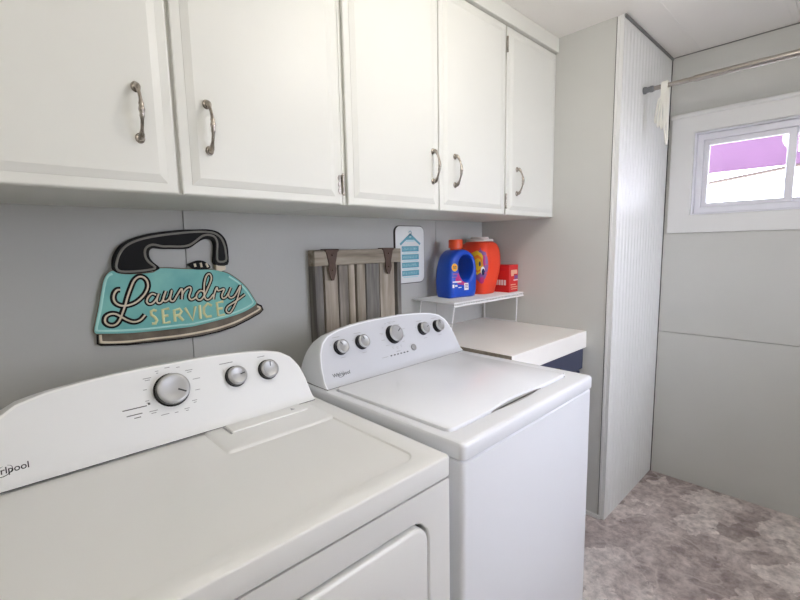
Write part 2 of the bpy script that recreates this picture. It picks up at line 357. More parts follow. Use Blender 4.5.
# wall with the high window
WY0, WY1, WZ0, WZ1 = -1.66, -.863, 1.51, 1.938
bm = NB()
for z0, z1, y0, y1 in ((0, .8555, YF, -DP), (.8585, WZ0, YF, -DP), (WZ1, H, YF, -DP), (WZ0, WZ1, YF, WY0), (WZ0, WZ1, WY1, -DP)):
    box(bm, XF, XF+.012, y0, y1, z0, z1)
for z0, z1, y0, y1 in ((0, WZ0, YF, 0), (WZ1, H, YF, 0), (WZ0, WZ1, YF, WY0), (WZ0, WZ1, WY1, 0)):
    box(bm, XF+.012, XF+.13, y0, y1, z0, z1, mi=1)
struct('wall_right', bm, [M['wall2'], M['gtrim']])
bm = NB(); box(bm, XF-.004, XF, -DP-.004, -DP, 0, H-.012); struct('trim_3', bm, M['dark'])
VX0, VX1, VZ0, VZ1 = FWIN
bm = NB()
for x0, x1, z0, z1 in ((XL-.1, VX0, 0, H), (VX1, XF+.13, 0, H), (VX0, VX1, 0, VZ0), (VX0, VX1, VZ1, H)): box(bm, x0, x1, YF-.1, YF, z0, z1)
struct('wall_front', bm, M['bead'])
bm = NB(); box(bm, XL-.1, XL, YF, .1, 0, H); struct('wall_left', bm, M['bead'])

# window: casing, frame, two sashes with panes
win = bpy.data.objects.new('window_1', None); C.objects.link(win); win.location = (XF, (WY0+WY1)/2, WZ0); win['kind'] = 'structure'
wo = Vector(win.location)
def YZ(P, x): return [(x-wo.x, a-wo.y, b-wo.z) for a, b in P]
def ringYZ(bm, a, b, x0, x1):
    """rectangular ring between outer rect a and inner rect b (y0,y1,z0,z1), from x0 (room side) to x1"""
    A = [(a[0], a[2]), (a[1], a[2]), (a[1], a[3]), (a[0], a[3])]; B = [(b[0], b[2]), (b[1], b[2]), (b[1], b[3]), (b[0], b[3])]
    c = .003
    Ai = [(a[0]+c, a[2]+c), (a[1]-c, a[2]+c), (a[1]-c, a[3]-c), (a[0]+c, a[3]-c)]
    Bi = [(b[0]-c, b[2]-c), (b[1]+c, b[2]-c), (b[1]+c, b[3]+c), (b[0]-c, b[3]+c)]
    loft(bm, [YZ(A, x1), YZ(A, x0+c), YZ(Ai, x0), YZ(Bi, x0), YZ(B, x0+c), YZ(B, x1), YZ(A, x1)], False, False)
bm = NB()
ringYZ(bm, (WY0-.105, WY1+.105, WZ0-.095, WZ1+.085), (WY0, WY1, WZ0, WZ1), XF-.014, XF)
tube(bm, [Vector((XF-.012, WY0-.108, WZ1+.094))-wo, Vector((XF-.012, WY1+.108, WZ1+.094))-wo], .0125, 12)
obj('casing', bm, M['trim'], win, smooth=40)
bm = NB()
ringYZ(bm, (WY0, WY1, WZ0, WZ1), (WY0+.008, WY1-.008, WZ0+.008, WZ1-.008), XF, XF+.10)
ringYZ(bm, (WY0+.008, WY1-.008, WZ0+.008, WZ1-.008), (WY0+.036, WY1-.036, WZ0+.04, WZ1-.04), XF+.03, XF+.10)
obj('frame', bm, M['vinyl'], win)
for nm, y0, y1, xx in (('sash', -1.268, -.899, XF+.045), ('sash', -1.624, -1.232, XF+.068)):
    bm = NB(); ringYZ(bm, (y0, y1, WZ0+.04, WZ1-.04), (y0+.03, y1-.023, WZ0+.062, WZ1-.066), xx, xx+.022)
    s = obj('sash', bm, M['vinyl'], win)
    bm = NB(); P = [(y0+.026, WZ0+.058), (y1-.02, WZ0+.058), (y1-.02, WZ1-.062), (y0+.026, WZ1-.062)]
    loft(bm, [YZ(P, xx+.010), YZ(P, xx+.014)]); obj('pane', bm, M['glass'], s)

# second window, in the wall behind the photographer
win2 = bpy.data.objects.new('window_2', None); C.objects.link(win2); win2.location = ((VX0+VX1)/2, YF, VZ0); win2['kind'] = 'structure'
def ring2(bm, a, b, y0, y1, z):
    A = [(a[0], a[2]), (a[1], a[2]), (a[1], a[3]), (a[0], a[3])]; B = [(b[0], b[2]), (b[1], b[2]), (b[1], b[3]), (b[0], b[3])]
    f = lambda P, y: [(p[0]-(VX0+VX1)/2, y, p[1]-z) for p in P]
    loft(bm, [f(A, y1), f(A, y0), f(B, y0), f(B, y1), f(A, y1)], False, False)
bm = NB(); ring2(bm, (VX0-.08, VX1+.08, VZ0-.08, VZ1+.08), (VX0, VX1, VZ0, VZ1), .0, .014, VZ0); obj('casing', bm, M['trim'], win2)
xm = (VX0+VX1)/2
for x0, x1, yy in ((VX0, xm+.02, -.05), (xm-.02, VX1, -.075)):
    bm = NB(); ring2(bm, (x0, x1, VZ0, VZ1), (x0+.04, x1-.04, VZ0+.04, VZ1-.04), yy-.024, yy, VZ0); s_ = obj('sash', bm, M['vinyl'], win2)
    bm = NB(); box(bm, x0+.036-xm, x1-.036-xm, yy-.014, yy-.010, .036, VZ1-VZ0-.036); obj('pane', bm, M['glass'], s_)

# outside
bm = NB(); box(bm, -14, 14, -14, 10, -.35, -.3); struct('ground', bm, M['ground'])
pr = thing('patio_roof', 'faded purplish-red patio roof seen outside through the high window', 'roof', (2.5, -1.1, -.3))
bm = NB()
box(bm, 0, .03, -2.0, 2.6, 2.245, 2.66, .003, 1)
obj('fascia', bm, M['awn'], pr)
bm = NB(); box(bm, .03, 1.6, -2.0, 2.6, 2.66, 2.72); obj('roof_deck', bm, M['awn'], pr)
for yy in (-1.9, 2.5):
    for xx in (.08, 1.5):
        bm = NB(); box(bm, xx-.045, xx+.045, yy-.045, yy+.045, 0, 2.66, .004, 1); obj('post', bm, M['trim'], pr)
# pole line: two posts beyond the view with the cable strung between them
cb = thing('utility_cable', 'thin pale overhead cable crossing the bright sky outside the window', 'cable', (4., -1., -.3))
bm = NB()
pts = [(0, y+1, 2.015+.3-.125*(y+.252)+.004*(y+.5)**2) for y in [4-.5*k for k in range(21)]]
tube(bm, pts, .018, 8); obj('wire', bm, M['cable'], cb, smooth=60)
for p in (pts[0], pts[-1]):
    bm = NB(); tube(bm, [(.07, p[1], 0), (.07, p[1], p[2]+.3)], [.07, .055], 12); obj('pole', bm, M['trim'], cb, smooth=50)

# ---------------------------------------------------------------- closet rod with its ties
rod = thing('closet_rod', 'brushed metal tension rod spanning the closet in front of the window', 'rod', (.275, -DP, 2.09))
L = -YF-DP
def alongY(bm, prof, x, z, n=20):
    """lathe around the rod's own axis"""
    loft(bm, [[(x+r*math.cos(2*PI*k/n), y, z+r*math.sin(2*PI*k/n)) for k in range(n)] for y, r in prof])
bm = NB(); alongY(bm, [(0, .0155), (-.006, .0165), (-.010, .016), (-.016, .0125), (-.026, .0125), (-.030, .0145), (-.040, .0145), (-.044, .0122), (-.046, .0122)], 0, 0)
obj('end_cap', bm, M['rubber'], rod, smooth=40)
bm = NB(); alongY(bm, [(-L, .017), (-L+.006, .0185), (-L+.012, .018), (-L+.02, .0145), (-L+.046, .015)], 0, 0)
obj('end_cap', bm, M['rubber'], rod, smooth=40)
bm = NB(); alongY(bm, [(-.046, .0105), (-.25, .0105)], 0, 0); obj('inner_tube', bm, M['steel'], rod, smooth=60)
bm = NB(); alongY(bm, [(-.205, .0128), (-.21, .0138), (-L+.046, .0138)], 0, 0); obj('outer_tube', bm, M['steel'], rod, smooth=60)
ty = -.830
bm = NB()
for k, (dy, zl, sx, w) in enumerate(((-.010, 1.83, -.006, .0042), (-.005, 1.92, -.004, .004), (.001, 1.905, .005, .0042), (.006, 1.915, .014, .004), (.010, 1.935, .021, .004))):
    y = ty+dy; x = .275
    l = [(x+.0145, y+sx*.9, zl+.03), (x+.0160, y+sx*.45, zl+.09), (x+.0162, y, 2.04), (x+.0162, y, 2.09), (x+.0118, y, 2.1025), (x, y, 2.1076), (x-.0118, y, 2.1025), (x-.0162, y, 2.09), (x-.0162, y, 2.04), (x-.0165, y+sx*.35+.003, zl+.09), (x-.015, y+sx, zl+.02), (x-.005, y+sx*1.12, zl-.004), (x+.007, y+sx, zl+.004)]
    tube(bm, spline(l, 5, True), w, 8, closed=True)
tag(obj('curtain_tie', bm, M['cloth'], smooth=60), 'bunch of white fabric loops hanging from the metal closet rod', 'tie')

# ---------------------------------------------------------------- wall cabinets
YD = -.438          # front of the doors
YB = -.419          # front of the boxes
ZC, ZT = 1.5016, 2.275
def handle_bm(px, pz):
    """bow pull between two rosettes, standing on the door front"""
    bm = NB(); hl = .052
    for s in (-1, 1):
        z = pz+s*hl
        for y0, y1, r0, r1 in ((0, -.002, .0095, .0095), (-.002, -.0045, .0085, .006), (-.0045, -.011, .005, .0045)):
            loft(bm, [[(px+r0*math.cos(a), YD+y0, z+r0*1.15*math.sin(a)) for a in [2*PI*k/16 for k in range(16)]], [(px+r1*math.cos(a), YD+y1, z+r1*1.15*math.sin(a)) for a in [2*PI*k/16 for k in range(16)]]])
    P = spline([(px, YD-.008, pz+hl+.004), (px, YD-.017, pz+hl-.006), (px, YD-.0275, pz+.026), (px, YD-.0315, pz+.009), (px, YD-.032, pz), (px, YD-.0315, pz-.009), (px, YD-.0275, pz-.026), (px, YD-.017, pz-hl+.006), (px, YD-.008, pz-hl-.004)], 4)
    R = []
    for p in P:
        d = abs(p.z-pz)
        r = .0034
        r += .0028*math.exp(-(d/.008)**2)+.0016*math.exp(-((d-.013)/.004)**2)+.0030*math.exp(-((d-.050)/.007)**2)
        R.append(r)
    tube(bm, P, R, 10)
    return bm
def door(parent, x0, x1, hx, hinge=None, hz0=1.66):
    po = Vector(parent.location)
    def loop(P, y): return [(a-po.x, y-po.y, b-po.z) for a, b in P]
    z0, z1 = ZC+.001, ZT
    def rc(d): return [(x0+d, z0+d), (x1-d, z0+d), (x1-d, z1-d), (x0+d, z1-d)]
    bm = NB()
    loft(bm, [loop(rc(.002), YD+.0188), loop(rc(0), YD+.016), loop(rc(0), YD+.0095), loop(rc(.0015), YD+.0078), loop(rc(.004), YD+.007), loop(rc(.022), YD+.0066), loop(rc(.0225), YD+.0056), loop(rc(.0375), YD+.0006), loop(rc(.039), YD), ])
    d = obj('door', bm, M['cab'], parent, smooth=12)
    bm = handle_bm(hx, hz0)
    bmesh.ops.translate(bm, verts=bm.verts, vec=-po)
    obj('handle', bm, M['bronze'], d, smooth=50)
    if hinge:
        for hz in (ZC+.058, ZT-.075):
            bm = NB()
            tube(bm, [(hinge+.0035, YD+.002, hz-.026), (hinge+.0035, YD+.002, hz+.026)], .0042, 8)
            for s in (-1, 1):
                bmesh.ops.create_uvsphere(bm, u_segments=8, v_segments=6, radius=.0048, matrix=Matrix.Translation((hinge+.0035, YD+.002, hz+s*.028)))
            # decorative leaf on the door: a slim plate with scalloped edge
            P = []
            for k in range(25):
                t = k/24; P.append((hinge-.009-.0035*abs(math.sin(t*PI*3)), hz-.027+.054*t))
            P += [(hinge+.002, hz+.027), (hinge+.002, hz-.027)]
            if x1 < -.5: plate(bm, P, YD+.0045, YD+.0063)
            bmesh.ops.translate(bm, verts=bm.verts, vec=-po)
            obj('hinge', bm, M['bronze'], d, smooth=50)
    return d
def cabinet(x0, x1, doors, label):
    c = thing('wall_cabinet', label, 'cabinet', ((x0+x1)/2, 0, ZC), 0, 'white wall cabinets')
    po = Vector(c.location); bm = NB()
    box(bm, x0-po.x+.0005, x1-po.x-.0005, YB, -.0005, 0, H-ZC-.001, .0015, 1)
    obj('carcass', bm, M['cab'], c)
    for d in doors: door(c, *d)
    return c
cabinet(-2.21, -1.292, [(-2.203, -1.760, -1.832, None, 1.665), (-1.752, -1.306, -1.688, -1.305, 1.658)], 'white two-door wall cabinet above the dryer and iron sign')
cabinet(-1.292, -.431, [(-1.280, -.866, -.905, None, 1.654), (-.861, -.436, -.782, -.4345, 1.651)], 'white two-door wall cabinet above the washer and wooden slat panel')
cabinet(-.431, -.001, [(-.4265, -.003, -.352, None, 1.648)], 'narrow single-door white wall cabinet in the corner above the detergent')
bm = NB(); box(bm, -2.23, -.001, YD-.006, YB-.0003, ZT+.004, H-.0005, .002, 1); struct('trim_4', bm, M['cab'])

# ---------------------------------------------------------------- washer and dryer
def console(parent, hw, yf, yb, zb, face_mat, shell_mat, hk=1.):
    """backguard: arched shell and a tilted face; returns part and face map (x, z) -> point, normal"""
    tab = [(0., 1.0), (.03, .992), (.07, .978), (.105, .945), (.13, .895), (.148, .82), (.16, .70), (.167, .55), (.172, .36), (.174, .2)]
    def wz(h):
        for (a, wa), (b, wb) in zip(tab, tab[1:]):
            if h <= b: return hw*(wa+(wb-wa)*(h-a)/(b-a))
        return hw*tab[-1][1]
    tab = [(a*hk, b) for a, b in tab]; zb += .0025
    hs = [.0, .004, .010, .016, .022, .03, .045, .06, .08, .1, .115, .13, .14, .148, .155, .161, .165, .168, .1705, .1725, .174]
    hs = [h*(hk if h > .05 else 1) for h in hs]
    def yface(h):
        lip = .020*max(0, 1-h/.026)**2
        return yf+.006+.46*max(0, h-.02)-lip
    bm = NB(); nu = 24
    def outline(scale, dy, dz=0, back=False):
        P = []
        for h in hs: P.append((-wz(h)*scale, (yb-.055*(h/.174)**1.5 if back else yface(h)+dy), zb+h*(1+dz)))
        for h in hs[::-1]: P.append((wz(h)*scale, (yb-.055*(h/.174)**1.5 if back else yface(h)+dy), zb+h*(1+dz)))
        return P
    rim = .985
    grid = []
    for h in hs:
        w = wz(h)*rim; hh = h*.975
        grid.append([bm.verts.new((-w+2*w*k/nu, yface(h), zb+hh)) for k in range(nu+1)])
    for a, b in zip(grid, grid[1:]):
        for k in range(nu):
            f = bm.faces.new((a[k], a[k+1], b[k+1], b[k])); f.material_index = 1
    # front grid border -> rounded rim -> back
    inner = [g[0] for g in grid]+grid[-1][1:-1]+[g[-1] for g in grid[::-1]]
    def ext(P):   # insert the points of the top row so the loops match
        n = len(hs); a, b = Vector(P[n-1]), Vector(P[n])
        return P[:n]+[tuple(a.lerp(b, k/nu)) for k in range(1, nu)]+P[n:]
    loops = [ext(outline(.995, .0015)), ext(outline(1.0, .006)), ext(outline(1.0, .016)), ext(outline(.99, 0, -.035, True))]
    prev = inner
    for l in loops:
        row = [bm.verts.new(p) for p in l]
        for i in range(len(row)-1):
            bm.faces.new((prev[i], prev[i+1], row[i+1], row[i]))
        prev = row
    bm.faces.new(prev)
    o = obj('console', bm, [shell_mat, face_mat], parent, smooth=35)
    bm = NB(); box(bm, -hw*.995, hw*.995, yf-.0125, yb-.005, zb-.0027, zb+.0006); obj('gap_shade', bm, M['seal'], o)  # dark strip paints the shaded gap line beneath the console
    nrm = Vector((0, -1, .46)).normalized(); up = Vector((0, .46, 1)).normalized()
    def fp(x, z):
        h = (z-zb)/.975
        return Vector((x, yface(h), z)), nrm, up
    return o, fp
def knob(con, fp, x, z, r, depth, rot):
    p, n, up = fp(x, z); rt = Vector((1, 0, 0)); bm = NB(); N = 32
    prof = [(.0, 1.12, 1), (.0015, 1.12, 1), (.003, 1.06, 1), (depth*.8, 1.0, 1), (depth*.93, 1.0, 0), (depth, .94, 0), (depth+.0008, .80, 0), (depth-.0004, .70, 0)]
    prev = None
    for d, s, mi in prof:
        row = [bm.verts.new(p+n*d+(rt*math.cos(2*PI*k/N)+up*math.sin(2*PI*k/N))*r*s) for k in range(N)]
        if prev:
            for k in range(N):
                f = bm.faces.new((prev[k], prev[(k+1) % N], row[(k+1) % N], row[k])); f.material_index = mi
        prev = row
    f = bm.faces.new(prev); f.material_index = 0
    # pointer line on the cap
    a = math.radians(rot); dv = rt*math.cos(a)+up*math.sin(a); sv = rt*-math.sin(a)+up*math.cos(a)
    q = [p+n*(depth+.0012)+dv*(r*t)+sv*(r*w) for t, w in ((.25, -.05), (.78, -.05), (.78, .05), (.25, .05))]
    f = bm.faces.new([bm.verts.new(v) for v in q]); f.material_index = 2
    return obj('knob', bm, [M['knobcap'], M['skirt'], M['ink2']], con, smooth=35)
def marks(con, fp, rects, name, material):
    """small printed bars on the face: (x, z, width, height)"""
    bm = NB()
    for x, z, w, h in rects:
        p, n, up = fp(x, z); p = p+n*.0005
        q = [p+Vector((sx*w/2, 0, 0))+up*(sz*h/2) for sx, sz in ((-1, -1), (1, -1), (1, 1), (-1, 1))]
        bm.faces.new([bm.verts.new(v) for v in q])
    return obj(name, bm, material, con)
def one_each(con, fp, lists, name, material):
    for l in lists: marks(con, fp, l, name, material)
def dial_marks(x, z, r, n, seedv):
    rnd = random.Random(seedv); out = []
    for k in range(n):
        a = 2*PI*(k+.5)/n
        w = rnd.choice((.012, .018, .024, .008)); d = r+.008+(w/2)*abs(math.cos(a))
        out.append((x+d*math.cos(a), z+d*math.sin(a)*.95, w, .0016))
        if rnd.random() < .4: out.append((x+d*math.cos(a), z+d*math.sin(a)*.95-.0045, w*.6, .0016))
    return out
def logo(con, fp, x, z, size):
    p, n, up = fp(x, z); p = p+n*.0006
    bm = NB()
    text_faces(bm, 'Whirlpool', size, lambda u, v: p+Vector((u, 0, 0))+up*v, thick=size*.012)
    # the thin ring that sweeps round the middle of the word
    W = size*.95; pts = []
    for k in range(34):
        a = math.radians(75+(330)*k/33)
        e = Vector((math.cos(a)*W*.82, math.sin(a)*size*.50))
        ca, sa = math.cos(math.radians(24)), math.sin(math.radians(24))
        pts.append((e.x*ca-e.y*sa-size*.05, e.x*sa+e.y*ca-size*.03, size*.045*(.35+.65*math.sin(PI*k/33))))
    for (u0, v0, w0), (u1, v1, w1) in zip(pts, pts[1:]):
        d = Vector((u1-u0, v1-v0)).normalized(); s = Vector((-d.y, d.x))
        q = [(u0+s.x*w0, v0+s.y*w0), (u0-s.x*w0, v0-s.y*w0), (u1-s.x*w1, v1-s.y*w1), (u1+s.x*w1, v1+s.y*w1)]
        bm.faces.new([bm.verts.new(p+Vector((u, 0, 0))+up*v) for u, v in q])
    return obj('logo', bm, M['ink2'], con)
def feet(root, w, d):
    for sx in (-1, 1):
        for sy in (-1, 1):
            bm = NB(); loft(bm, [XY(circ(sx*(w/2-.05), sy*(d/2-.06), r, 14), z) for r, z in ((.02, 0), (.022, .008), (.012, .012), (.012, .03))]); obj('foot', bm, M['seal'], root, smooth=40)

# dryer ------------------------------------------------------------------
DW = .737; DX = -1.7863; DY = -.5817
DCH = .955
dry = thing('clothes_dryer', 'white front-loading clothes dryer below the iron-shaped sign, nearest the camera', 'dryer', (DX, DY, 0))
hw, yf, yb, zt = DW/2, -.35, .345, .925
def plate_hole(bm, A, B, y0, y1):
    """front plate between outer loop A and hole B with the hole's wall running back to y1"""
    Bo = inset(B, -.006)
    loft(bm, [XZ(A, y0), XZ(Bo, y0), XZ(inset(B, -.0025), y0+.001), XZ(B, y0+.004), XZ(B, y1)], False, False)
bm = NB()
z0, z1 = .025, zt-.052
RB = lambda d: rr(-.304+d, .310-d, .16+d, .812-d, max(.05-d, .012))
A = rr(-hw-.001, hw+.007, z0, z1, .006); B = RB(0)
plate_hole(bm, A, B, yf, yf+.03)
loft(bm, [XZ(B, yf+.03), XZ(RB(.02), yf+.03)], False, True, mi=1)
loft(bm, [XZ(A, yf), XZ(rr(-hw-.001, hw+.007, z0, z1, .006), yf+.002), XZ(A, yb)], False, True)
box(bm, -hw+.004, hw-.004, yf+.006, yb, z1, z1+.007, mi=1)
obj('body', bm, [M['enamel'], M['seal']], dry, smooth=30)
feet(dry, DW, .69)
bm = NB()
loft(bm, [XZ(RB(.0075), yf+.026), XZ(RB(.0075), yf+.003), XZ(RB(.0085), yf-.001), XZ(RB(.011), yf-.0035), XZ(RB(.016), yf-.005), XZ(RB(.10), yf-.0065)], True, True)
dd = obj('door', bm, M['enamel'], dry, smooth=30)
bm = NB(); loft(bm, [XZ(rr(-.24, -.19, .43, .55, .02), yf-.0062), XZ(rr(-.235, -.195, .435, .545, .016), yf-.014)], False, True); obj('handle', bm, M['enamel'], dd, smooth=30)
# top panel: rolled edge, sunken work surface and the flat platform for the lint door
bm = NB(); z0 = zt-.046
O = rr(-hw-.003, hw+.009, yf-.003, yb, .010)
I = rr(-hw+.010, hw-.045, yf+.045, .168, .03)
loft(bm, [XY(inset(O, .006), z0), XY(inset(O, .001), z0), XY(O, z0+.004), XY(O, zt-.006), XY(inset(O, .0008), zt-.003), XY(inset(O, .0025), zt-.001), XY(inset(O, .006), zt), XY(inset(I, -.003), zt), XY(inset(I, 0), zt-.0008), XY(inset(I, .0035), zt-.0038), XY(inset(I, .006), zt-.004)], True, True)
Pf = rr(.045, hw-.037, .012, .169, .008)
loft(bm, [XY(inset(Pf, -.006), zt-.0042), XY(inset(Pf, -.001), zt-.0008), XY(inset(Pf, .004), zt+.0004)], False, True)
obj('top_panel', bm, M['enamel'], dry, smooth=25)
bm = NB(); Lf = rr(.092, .305, .105, .152, .004)
loft(bm, [XY(inset(Lf, -.001), zt-.001), XY(inset(Lf, -.001), zt+.0015), XY(Lf, zt+.0034), XY(inset(Lf, .003), zt+.0042)], False, True)
box(bm, .084, .0885, .098, .160, zt+.0003, zt+.0012, mi=1)
tri = [(.262, .122, zt+.0046), (.276, .122, zt+.0046), (.269, .138, zt+.0046)]
f = bm.faces.new([bm.verts.new(p) for p in tri]); f.material_index = 1
obj('lint_screen_door', bm, [M['enamel'], M['inkl']], dry, smooth=25, recalc=False)
con, fp = console(dry, .363, .168, .325, zt, M['panel'], M['enamel'], DCH)
zk = zt+.107
knob(con, fp, -.008, zk+.002, .037, .024, -30); knob(con, fp, .152, zk, .0255, .02, 10); knob(con, fp, .245, zk-.001, .0255, .02, 80)
one_each(con, fp, [dial_marks(-.008, zk+.002, .046, 14, 3), [(.135, zk+.037, .036, .0022)], [(.235, zk+.036, .022, .0018)]], 'dial_print', M['ink'])
marks(con, fp, [(-.092, zk-.020, .05, .0024), (-.062, zk-.017, .005, .005), (-.095, zk-.033, .032, .0022), (-.09, zk-.040, .014, .0020)], 'cycle_print', M['seal'])
logo(con, fp, -.324, zt+.033, .0180)

# washer -----------------------------------------------------------------
WW = .699; wr = .0144
wc = Vector((-1.3737, -.9373, 0))+Matrix.Rotation(wr, 3, 'Z') @ Vector((WW/2, .35, 0))
wash = thing('washing_machine', 'white top-loading washing machine between the dryer and the white counter', 'washer', wc, wr)
hw = WW/2; zt = .937
bm = NB(); z0, z1 = .025, zt-.045
A = rr(-hw+.002, hw-.001, yf-.003, yb, .014)
loft(bm, [XY(inset(A, .004), z0), XY(A, z0+.004), XY(A, z1-.004), XY(inset(A, .004), z1)])
box(bm, -hw+.012, hw-.012, yf+.012, yb, z1-.001, z1+.006, mi=1)
obj('body', bm, [M['enamel2'], M['seal']], wash, smooth=30)
feet(wash, WW, .69)
bm = NB()
O = rr(-hw-.001, hw+.003, yf-.006, yb, .016); z0 = zt-.040
LI = rr(-.322, .292, -.294, .166, .022)
loft(bm, [XY(inset(O, .008), z0), XY(inset(O, .001), z0), XY(O, z0+.002), XY(O, zt-.010), XY(inset(O, .001), zt-.006), XY(inset(O, .0035), zt-.0025), XY(inset(O, .008), zt-.0005), XY(inset(O, .013), zt), XY(inset(LI, -.002), zt), XY(inset(LI, 0), zt-.0015), XY(LI, zt-.008)], True, True)
# the two bumpers by the front of the lid
for x, r in ((.282, .006), (.302, .0035)):
    loft(bm, [XY(circ(x, -.285+.006*(r < .005), r*s, 14), zt+h) for s, h in ((1, -.001), (1, .0015), (.6, .003))], False, True)
obj('top_panel', bm, M['enamel2'], wash, smooth=30)
# lid: flat slab whose front edge is scooped for the fingers
lid0 = rr(-.319, .289, -.291, .163, .02)
lid = []
for i, p in enumerate(lid0):
    q = lid0[(i+1) % len(lid0)]; lid.append(p)
    if abs(p[1]+.291) < 1e-4 and abs(q[1]+.291) < 1e-4 and abs(p[0]-q[0]) > .3:
        xs_ = sorted((p[0], q[0]));
    if abs(p[1]+.291) < 1e-3 and abs(q[1]+.291) < 1e-3 and abs(p[0]-q[0]) > .3:
        sgn = 1 if q[0] > p[0] else -1
        for k in range(15):
            t = k/14; x = -.152+.268*t if sgn > 0 else .116-.268*t
            lid.append((x, -.291+.0115*math.sin(PI*t)**.8))
bm = NB()
loft(bm, [XY(lid, zt-.006), XY(lid, zt+.003), XY(inset(lid, .0012), zt+.0055), XY(inset(lid, .004), zt+.007)], True, True)
obj('lid', bm, M['enamel2'], wash, smooth=30)
bm = NB()
sc = [(-.150+.264*k/20, -.2935-.010*math.sin(PI*k/20)) for k in range(21)]+[(.114-.264*k/20, -.2925+.0125*math.sin(PI*k/20)**.8) for k in range(21)]
loft(bm, [XY(sc, zt+.0006), XY(inset(sc, .003), zt+.0002)], False, True)
obj('grip_shade', bm, M['inkl'], wash, smooth=30)  # flat grey lens stands in for the shade inside the finger grip
zk = zt+.108
con, fp = console(wash, .342, .186, .335, zt, M['panel2'], M['enamel2'])
for x, dz, r, rot in ((-.243, .001, .023, 120), (-.152, .003, .023, 100), (.000, .006, .031, 35), (.158, .004, .023, 15), (.246, .002, .023, 90)):
    knob(con, fp, x, zk+dz, r, .022 if r < .025 else .025, rot)
one_each(con, fp, [dial_marks(.000, zk+.006, .038, 14, 5)]+[[(x-.006, zk+.034, .03, .002), (x-.034, zk+.014, .006, .0018), (x+.034, zk+.010, .006, .0018), (x, zk-.030, .02, .0016)] for x in (-.243, -.152, .158, .246)], 'dial_print', M['inkl'])
one_each(con, fp, [[(-.040+.0165*k, zt+.047, .0085, .0042)] for k in range(6)], 'indicator_light', M['ink2'])
marks(con, fp, [(-.07, zt+.047, .03, .0018), (.0, zt+.056, .02, .0022)], 'start_print', M['inkl'])
bm = NB(); p, n, up = fp(.080, zt+.056)
loft(bm, [[p+n*d+(Vector((1, 0, 0))*math.cos(2*PI*k/20)+up*math.sin(2*PI*k/20))*r for k in range(20)] for d, r in ((0, .0125), (.003, .0125), (.0042, .0105), (.0035, .008))], False, True)
obj('start_button', bm, M['ink'], con, smooth=40)
logo(con, fp, -.268, zt+.032, .0165)

# ---------------------------------------------------------------- counter, base cabinet
CT = .9465
bm = NB()
box(bm, -.669, -.001, -.622, -.0005, CT-.083, CT, .003, 2)
for f in bm.faces:
    if f.calc_center_median().x < -.6675: f.material_index = 1
tag(obj('countertop', bm, [M['counter'], M['core']]), 'white laminate countertop in the corner beside the washing machine', 'countertop')
bc = thing('base_cabinet', 'navy blue base cabinet under the white corner counter', 'cabinet', (-.333, -.3, 0))
bm = NB(); box(bm, -.325, .33, -.285, .298, .09, CT-.0835, .002, 1); box(bm, -.325, .33, -.24, .298, 0, .09); obj('carcass', bm, M['navy'], bc)
bm = NB(); box(bm, -.322, .331, -.308, -.2855, .755, CT-.087, .003, 2); d = obj('drawer', bm, M['navy'], bc)
bm = NB(); tube(bm, spline([(-.05, -.308, .81), (-.05, -.335, .81), (.05, -.335, .81), (.05, -.308, .81)], 6), .005, 10); obj('pull', bm, M['bronze'], d, smooth=50)
for x0, x1, hx in ((-.322, -.005, -.04), (.001, .308, .04)):
    bm = NB(); box(bm, x0, x1, -.305, -.2855, .11, .748, .003, 2); box(bm, x0+.05, x1-.05, -.3065, -.304, .16, .70, .002, 1); d = obj('door', bm, M['navy'], bc)
    bm = NB(); tube(bm, spline([(hx, -.3045, .70), (hx, -.33, .70), (hx, -.33, .60), (hx, -.3045, .60)], 6), .005, 10); obj('pull', bm, M['bronze'], d, smooth=50)

# wire shelf on the counter ---------------------------------------------------
SX0, SX1, SY0, SY1, SZ = -.592, -.006, -.272, -.014, 1.117
sh = thing('wire_shelf', 'white coated wire shelf standing on the counter under the detergent', 'shelf', ((SX0+SX1)/2, (SY0+SY1)/2, CT))
so = Vector(sh.location)
def V(x, y, z): return (x-so.x, y-so.y, z-so.z)
bm = NB()
n = 44
for k in range(n+1):
    x = SX0+.006+(SX1-SX0-.012)*k/n
    tube(bm, [V(x, SY1, SZ-.0025), V(x, SY0+.004, SZ-.0025), V(x, SY0, SZ-.006), V(x, SY0, SZ-.02)], .0022, 6)
for y, z, r in ((SY1, SZ-.0055, .003), (SY0, SZ-.005, .0042), (SY0-.001, SZ-.020, .0045), ((SY0+SY1)/2, SZ-.0065, .003), (SY0+.06, SZ-.0065, .003), (SY1-.06, SZ-.0065, .003)):
    tube(bm, [V(SX0, y, z), V(SX1, y, z)], r, 8)
for x in (SX0+.002, SX1-.002): tube(bm, [V(x, SY0, SZ-.005), V(x, SY1, SZ-.005)], .003, 8)
obj('deck', bm, M['wire'], sh, smooth=50)
for x, s in ((SX0+.045, -1), (SX1-.012, 1)):
    bm = NB(); LS = .03 if s < 0 else .003
    P = spline([V(x, SY0+.03, SZ-.008), V(x+s*LS*.4, SY0+.031, SZ-.08), V(x+s*LS, SY0+.034, CT+.012), V(x+s*LS, SY0+.045, CT+.0045), V(x+s*LS, SY1-.03, CT+.0045), V(x+s*LS, SY1-.018, CT+.012), V(x+s*LS*.4, SY1-.016, SZ-.08), V(x, SY1-.015, SZ-.008)], 5)
    tube(bm, P, .0034, 8); obj('leg', bm, M['wire'], sh, smooth=50)

